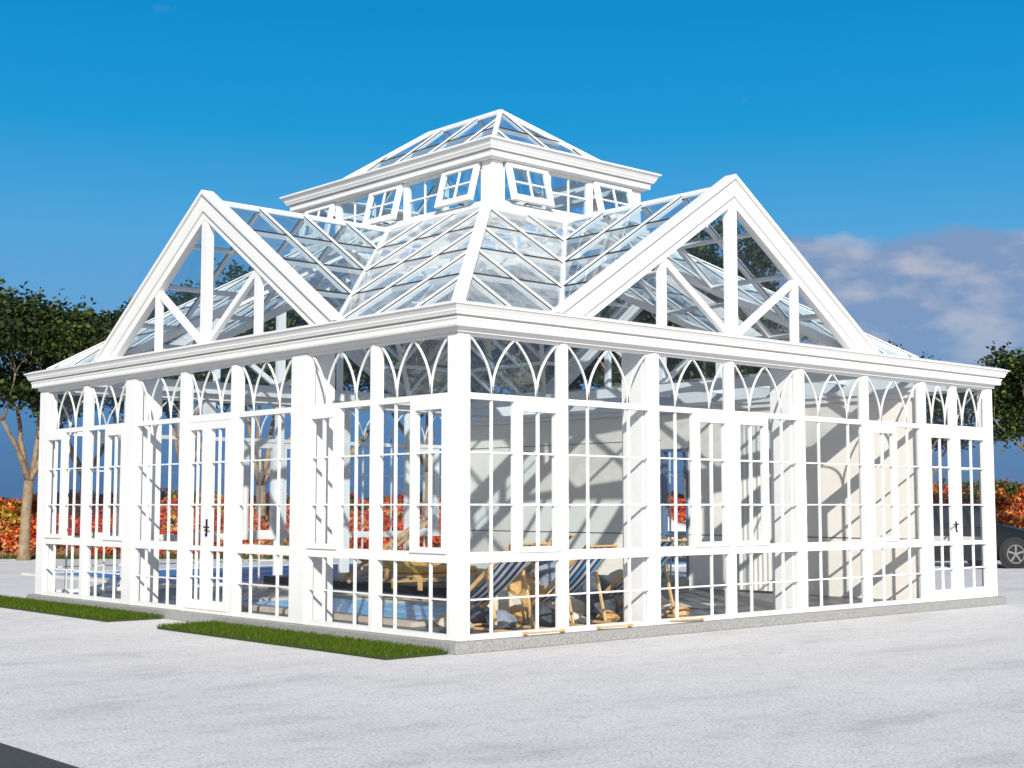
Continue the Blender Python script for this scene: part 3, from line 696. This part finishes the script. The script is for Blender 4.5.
leafc = {'red': [(.55,.045,.014),(.74,.11,.028),(.30,.02,.01)], 'orange': [(.62,.18,.05),(.70,.29,.10),(.45,.09,.03)],
         'green': [(.05,.075,.015),(.09,.10,.02),(.03,.045,.01)], 'yellow': [(.42,.34,.03),(.28,.28,.03),(.55,.40,.06)]}
leafm = {k: [mat('leaf_%s_%s' % (k, w), tuple(.9*q for q in c), .8, spec=.08) for w, c in zip(('mid','bright','deep'), v)] for k, v in leafc.items()}
def shrubs(key, label, dens, zone, size=.075):
    rnd = random.Random(len(label)); M = MB(); cnt = 0
    for _ in range(dens):
        s_, d = rnd.uniform(-33, 33), rnd.uniform(40.0, 50)
        nzv = mn.noise((s_*.22, d*.32, 5)); 
        if zone(s_, d, nzv) < rnd.random(): continue
        rad = rnd.uniform(.22,.5)
        bx, by = bankpt(s_, d); bz = bank_h(s_, d)
        for k in range(52):
            v_ = Vector((rnd.gauss(0,1), rnd.gauss(0,1), abs(rnd.gauss(0,1)))).normalized()*rad*rnd.uniform(.75,1.05)
            a_ = Vector((rnd.gauss(0,1), rnd.gauss(0,1), rnd.gauss(0,1))).normalized(); b_ = a_.cross(Vector((rnd.gauss(0,1), rnd.gauss(0,1), rnd.gauss(0,1)))).normalized()
            c_ = Vector((bx, by, bz))+v_; q = size*rnd.uniform(.6,1.2)
            M.add([c_-a_*q, c_-b_*q*.6, c_+a_*q, c_+b_*q*.6], [(0,1,2,3)], rnd.randrange(3))
    o = M.build('shrub_bed', leafm[key], fix=False); tag(o, label, kind='stuff')
shrubs('red', 'bright red leafy shrubs massed along the low bank', 3600, lambda s, d, n: (.95 if n > -.02 else .1)*(1 if s < 11 else .25))
shrubs('orange', 'orange and rust coloured ground shrubs on the front of the bank', 3200, lambda s, d, n: (.9 if n < .05 else .25)*(1 if d < 45 else .3))
shrubs('green', 'dark green and olive shrubs along the crest of the bank', 3000, lambda s, d, n: .95 if (d > 45.5 or (s > 11 and d > 43.8)) else .06)
shrubs('yellow', 'yellow green bushes scattered over the bank', 1100, lambda s, d, n: (.9 if (mn.noise((s*.35, 9, 1)) > .12 and -22 < s < 4) else .0))
# thin green verge at the foot of the bank
M = MB(); rnd = random.Random(5)
for _ in range(9000):
    s_, d = rnd.uniform(-24, 24), rnd.uniform(39.2, 40.4); x, y = bankpt(s_, d); h = rnd.uniform(.05,.16); a_ = rnd.uniform(0, 6.28); w = .03
    M.add([(x-w*math.cos(a_), y-w*math.sin(a_), 0), (x+w*math.cos(a_), y+w*math.sin(a_), 0), (x+rnd.uniform(-.04,.04), y, h)], [(0,1,2)], rnd.randrange(3))
tag(M.build('verge_grass', leafm['green'], fix=False), 'rough green grass verge at the foot of the bank', kind='stuff')

bark = mat('bark', (.25,.18,.11), .9, noise=(5, [(.3, (.14,.10,.06)), (.7, (.36,.27,.17))]), bump=(12, .6, .03))
tl = [mat('tree_leaf_'+w, c, .65, spec=.2) for w, c in (('mid',(.018,.035,.007)), ('bright',(.085,.115,.014)), ('deep',(.008,.017,.005)))]
def tree_meshes(seed, H=7.6, fork=2.3, spread=2.2, leaves=15000, low=4.2):
    rnd = random.Random(seed); T_ = MB(); tips = []
    def limb(p, d, ln, r, lev):
        pts = [p]; rs = [r]; k = 5
        for i in range(k):
            d = (d+Vector((rnd.gauss(0,.10), rnd.gauss(0,.10), .05))).normalized(); p = p+d*ln/k; pts.append(p); rs.append(r*(1-.5*(i+1)/k))
        T_.tube(pts, rs, 8 if lev < 2 else 5)
        if lev >= 3 or p.z > H-.4: tips.append(p); return
        if lev >= 2: tips.append(pts[3])
        for _ in range(3 if lev < 2 else 3):
            a_ = rnd.uniform(0, 6.28); tilt = rnd.uniform(.3,.75)
            nd_ = (d+Vector((math.cos(a_), math.sin(a_), .15))*tilt).normalized()
            limb(p, nd_, ln*rnd.uniform(.62,.85), rs[-1]*.82, lev+1)
    T_.tube([(0,0,-.05),(0,0,.15),(.05,.02,fork*.5),(.12,.0,fork)], [.24,.17,.145,.14], 12)
    for k in range(4):
        a_ = k*1.57+rnd.uniform(-.4,.4); limb(Vector((.12,0,fork-.05)), Vector((math.cos(a_)*.5, math.sin(a_)*.5, 1)).normalized(), (H-fork)*.40, .10, 1)
    Lf = MB()
    # clumps around the tips, pulled into a rounded crown
    cs = [t_ for t_ in tips if t_.z > low-.3]
    extra = []
    for _ in range(38):
        th = rnd.uniform(0, 6.28); rr = spread*math.sqrt(rnd.random()); zz = rnd.uniform(low, H)
        lim = spread*math.sqrt(max(0, 1-((zz-(low+H)/2)/((H-low)/2+.3))**2))
        if rr < lim*1.05: extra.append(Vector((math.cos(th)*rr, math.sin(th)*rr, zz)))
    cs = cs+extra
    for i in range(leaves):
        c_ = cs[rnd.randrange(len(cs))]; v_ = Vector((rnd.gauss(0,1), rnd.gauss(0,1), rnd.gauss(0,.8)))*.27
        p = c_+v_
        a_ = Vector((rnd.gauss(0,1), rnd.gauss(0,1), rnd.gauss(0,.6))).normalized(); b_ = a_.cross(Vector((rnd.gauss(0,1), rnd.gauss(0,1), rnd.gauss(0,1)))).normalized(); q = rnd.uniform(.05,.12)
        ci = hash((round(c_.x*3), round(c_.y*3), round(c_.z*3)))
        w_ = rnd.random(); mi = 0 if w_ < .5 else (1 if w_ < (.8 if ci % 3 == 0 else .6) else 2)
        Lf.add([p-a_*q, p-b_*q*.55, p+a_*q, p+b_*q*.55], [(0,1,2,3)], mi)
    return T_, Lf
protos = []
for i, (sd_, kw) in enumerate(((11, {}), (23, dict(spread=2.6, leaves=19000)), (37, dict(H=8.2, low=4.6, fork=2.0, spread=2.4)))):
    protos.append(tree_meshes(sd_, **kw))
pm = [None]*3
def tree(px, depth, var, scale, rz, label, sz=None):
    x, y = at(px, depth); s_ = math.sin(0)
    if pm[var] is None:
        t_ = empty('tree', (x, y, .0), rz, label, 'tree', 'trees standing behind the conservatory')
        protos[var][0].build('trunk', bark, t_, smooth=True, fix=False); protos[var][1].build('crown', tl, t_, fix=False); pm[var] = t_
    else:
        t_ = copy_tree(pm[var]); t_.location = (x, y, 0); t_.rotation_euler = (0, 0, rz); t_['label'] = label
    sc = [scale]*3
    if sz: sc[2] = sz
    t_.scale = sc
    return t_
tree(27, 38.5, 0, .94, .4, 'broad dark tree with a forked pale trunk at the left edge')
tree(88, 44, 1, .98, 1.7, 'dark round tree just left of the conservatory gable', 1.03)
tree(-55, 46, 2, 1.1, 2.6, 'tree partly cut off at the far left edge of the view')
tree(190, 45, 0, 1.1, 3.1, 'tree seen through the glass behind the left door')
tree(262, 43, 2, 1.05, 4.0, 'tree seen through the bays right of the left door')
tree(340, 45, 1, 1.15, .9, 'tree seen through the glass left of the corner, between two others')
tree(425, 44, 0, 1.1, 5.0, 'tree seen through the glass nearest the corner post')
tree(520, 45, 2, 1.1, 2.2, 'tree rising behind the lantern side of the partition wall')
tree(612, 44, 1, 1.1, 3.7, 'tree seen above the partition behind the striped chairs')
tree(690, 45, 0, 1.2, 1.1, 'tree seen above the partition left of the right gable post')
tree(722, 42, 2, .82, .2, 'tallest tree, its top showing through the right gable', 1.20)
tree(850, 48, 1, .85, 5.5, 'tree seen through the right end of the right gable', .93)
tree(925, 47, 0, .78, 2.9, 'tree seen through the glass doors at the right end')
tree(1043, 37, 1, .74, 4.4, 'leafy tree with slanting limbs at the right edge behind the car')

# cars
def car(loc, rz, paint, label):
    t_ = empty('parked_car', loc, rz, label, 'car')
    # stations along the length: x, sill z, belt z, top z (roof or bonnet), half width at belt, half width at top
    st = [(-2.22,.50,.74,.80,.62,.50),(-2.12,.30,.78,.92,.80,.66),(-1.75,.22,.88,1.02,.88,.72),(-1.45,.20,.92,1.10,.90,.70),(-.95,.20,.95,1.42,.91,.60),(-.3,.20,.95,1.50,.92,.60),
          (.5,.20,.93,1.47,.92,.60),(.85,.20,.92,1.32,.91,.62),(1.25,.20,.90,1.04,.90,.70),(1.8,.22,.84,.94,.86,.70),(2.12,.30,.72,.82,.78,.60),(2.25,.44,.64,.68,.62,.46)]
    vs = []; n_ = 12
    for x, zs, zb_, zt_, hb, ht in st:
        pr_ = [(0,zs),(hb*.8,zs),(hb*.97,zs+.12),(hb,(zs+zb_)/2),(hb*.98,zb_),(ht,zt_-.05),(ht*.7,zt_)]
        ring = [(x, -y_, z_) for y_, z_ in pr_[::-1][:-1]]+[(x, y_, z_) for y_, z_ in pr_]
        # start at top left going down across to top right
        vs += ring; n_ = len(ring)
    fs = [(i*n_+k, i*n_+(k+1) % n_, (i+1)*n_+(k+1) % n_, (i+1)*n_+k) for i in range(len(st)-1) for k in range(n_)]
    fs += [tuple(range(n_)), tuple((len(st)-1)*n_+k for k in range(n_))[::-1]]
    body = MB().add(vs, fs).build('body', paint, t_, smooth=True)
    gm = mat('car_glass', (.02,.025,.03), .08)
    for sg in (-1, 1):
        M = MB()
        for x0_, x1_, z1a, z1b in ((-1.15,-.55,1.30,1.40),(-.48,.22,1.42,1.42),(.29,.95,1.40,1.20)):
            hb = lambda z_: .905-(z_-.97)*.58
            M.add([(x0_, sg*(hb(.97)+.012), .98), (x1_, sg*(hb(.97)+.012), .98), (x1_-.02, sg*(hb(z1b)+.012), z1b), (x0_+.04, sg*(hb(z1a)+.012), z1a)], [(0,1,2,3)])
        M.build('side_window', gm, t_, fix=False)
    tyre = mat('tyre', (.015,.015,.016), .8); rim = mat('alloy', (.30,.30,.31), .4, metal=.8)
    for x in (-1.38, 1.38):
        for sg in (-1, 1):
            ar = MB().lathe([(.0,.0),(.40,.0),(.40,.03),(0,.03)], 28, (x, sg*.885-(.03 if sg < 0 else 0), .34), 'Y'); ar.build('wheel_arch', tyre, t_)
            y = sg*.80
            w_ = MB().lathe([(.22,-.11),(.31,-.11),(.34,-.08),(.34,.08),(.31,.125),(.22,.125),(.22,-.11)], 28, (x, y+sg*.03, .34), 'Y').build('wheel', tyre, t_, smooth=True)
            M = MB(); yy = y+sg*.145
            M.lathe([(.20,-.01),(.225,-.01),(.225,.012),(.20,.012),(.20,-.01)], 28, (x, yy, .34), 'Y')
            for k in range(5):
                a_ = k*1.2566+.3; M.beam((x, yy, .34), (x+math.cos(a_)*.21, yy, .34+math.sin(a_)*.21), .05, .02, (0,1,0))
            M.tube([(x, yy-.02*sg, .34), (x, yy+.02*sg, .34)], .05, 12)
            M.build('rim', rim, w_)
    hl = mat('lamp_glass', (.7,.72,.75), .1)
    for sg in (-1, 1):
        MB().box((2.05, sg*.62-.12, .62), (2.20, sg*.62+.12, .71)).build('headlight', hl, t_, bevel=.02)
        MB().box((-2.2, sg*.68-.10, .74), (-2.06, sg*.68+.08, .86)).build('tail_light', mat('tail_red', (.4,.02,.02), .2), t_, bevel=.02)
        M = MB(); M.box((.78, sg*.99-.09, .98), (.92, sg*.99+.09, 1.10)); M.build('wing_mirror', paint, t_, bevel=.03)
    MB().box((-1.9,-.7,.18),(1.9,.7,.30)).build('underbody', tyre, t_)
    return t_
dark_paint = mat('charcoal_car_paint', (.010,.014,.017), .32, spec=.25)
x, y = at(940, 34.2)
car((x, y, 0), -YAW+R(8), dark_paint, 'dark charcoal hatchback parked behind the right end of the conservatory')
x, y = at(628, 38.0)
car((x, y, 0), -YAW, mat('silver_car_paint', (.62,.63,.64), .25), 'pale silver car glimpsed through the partition doorway')
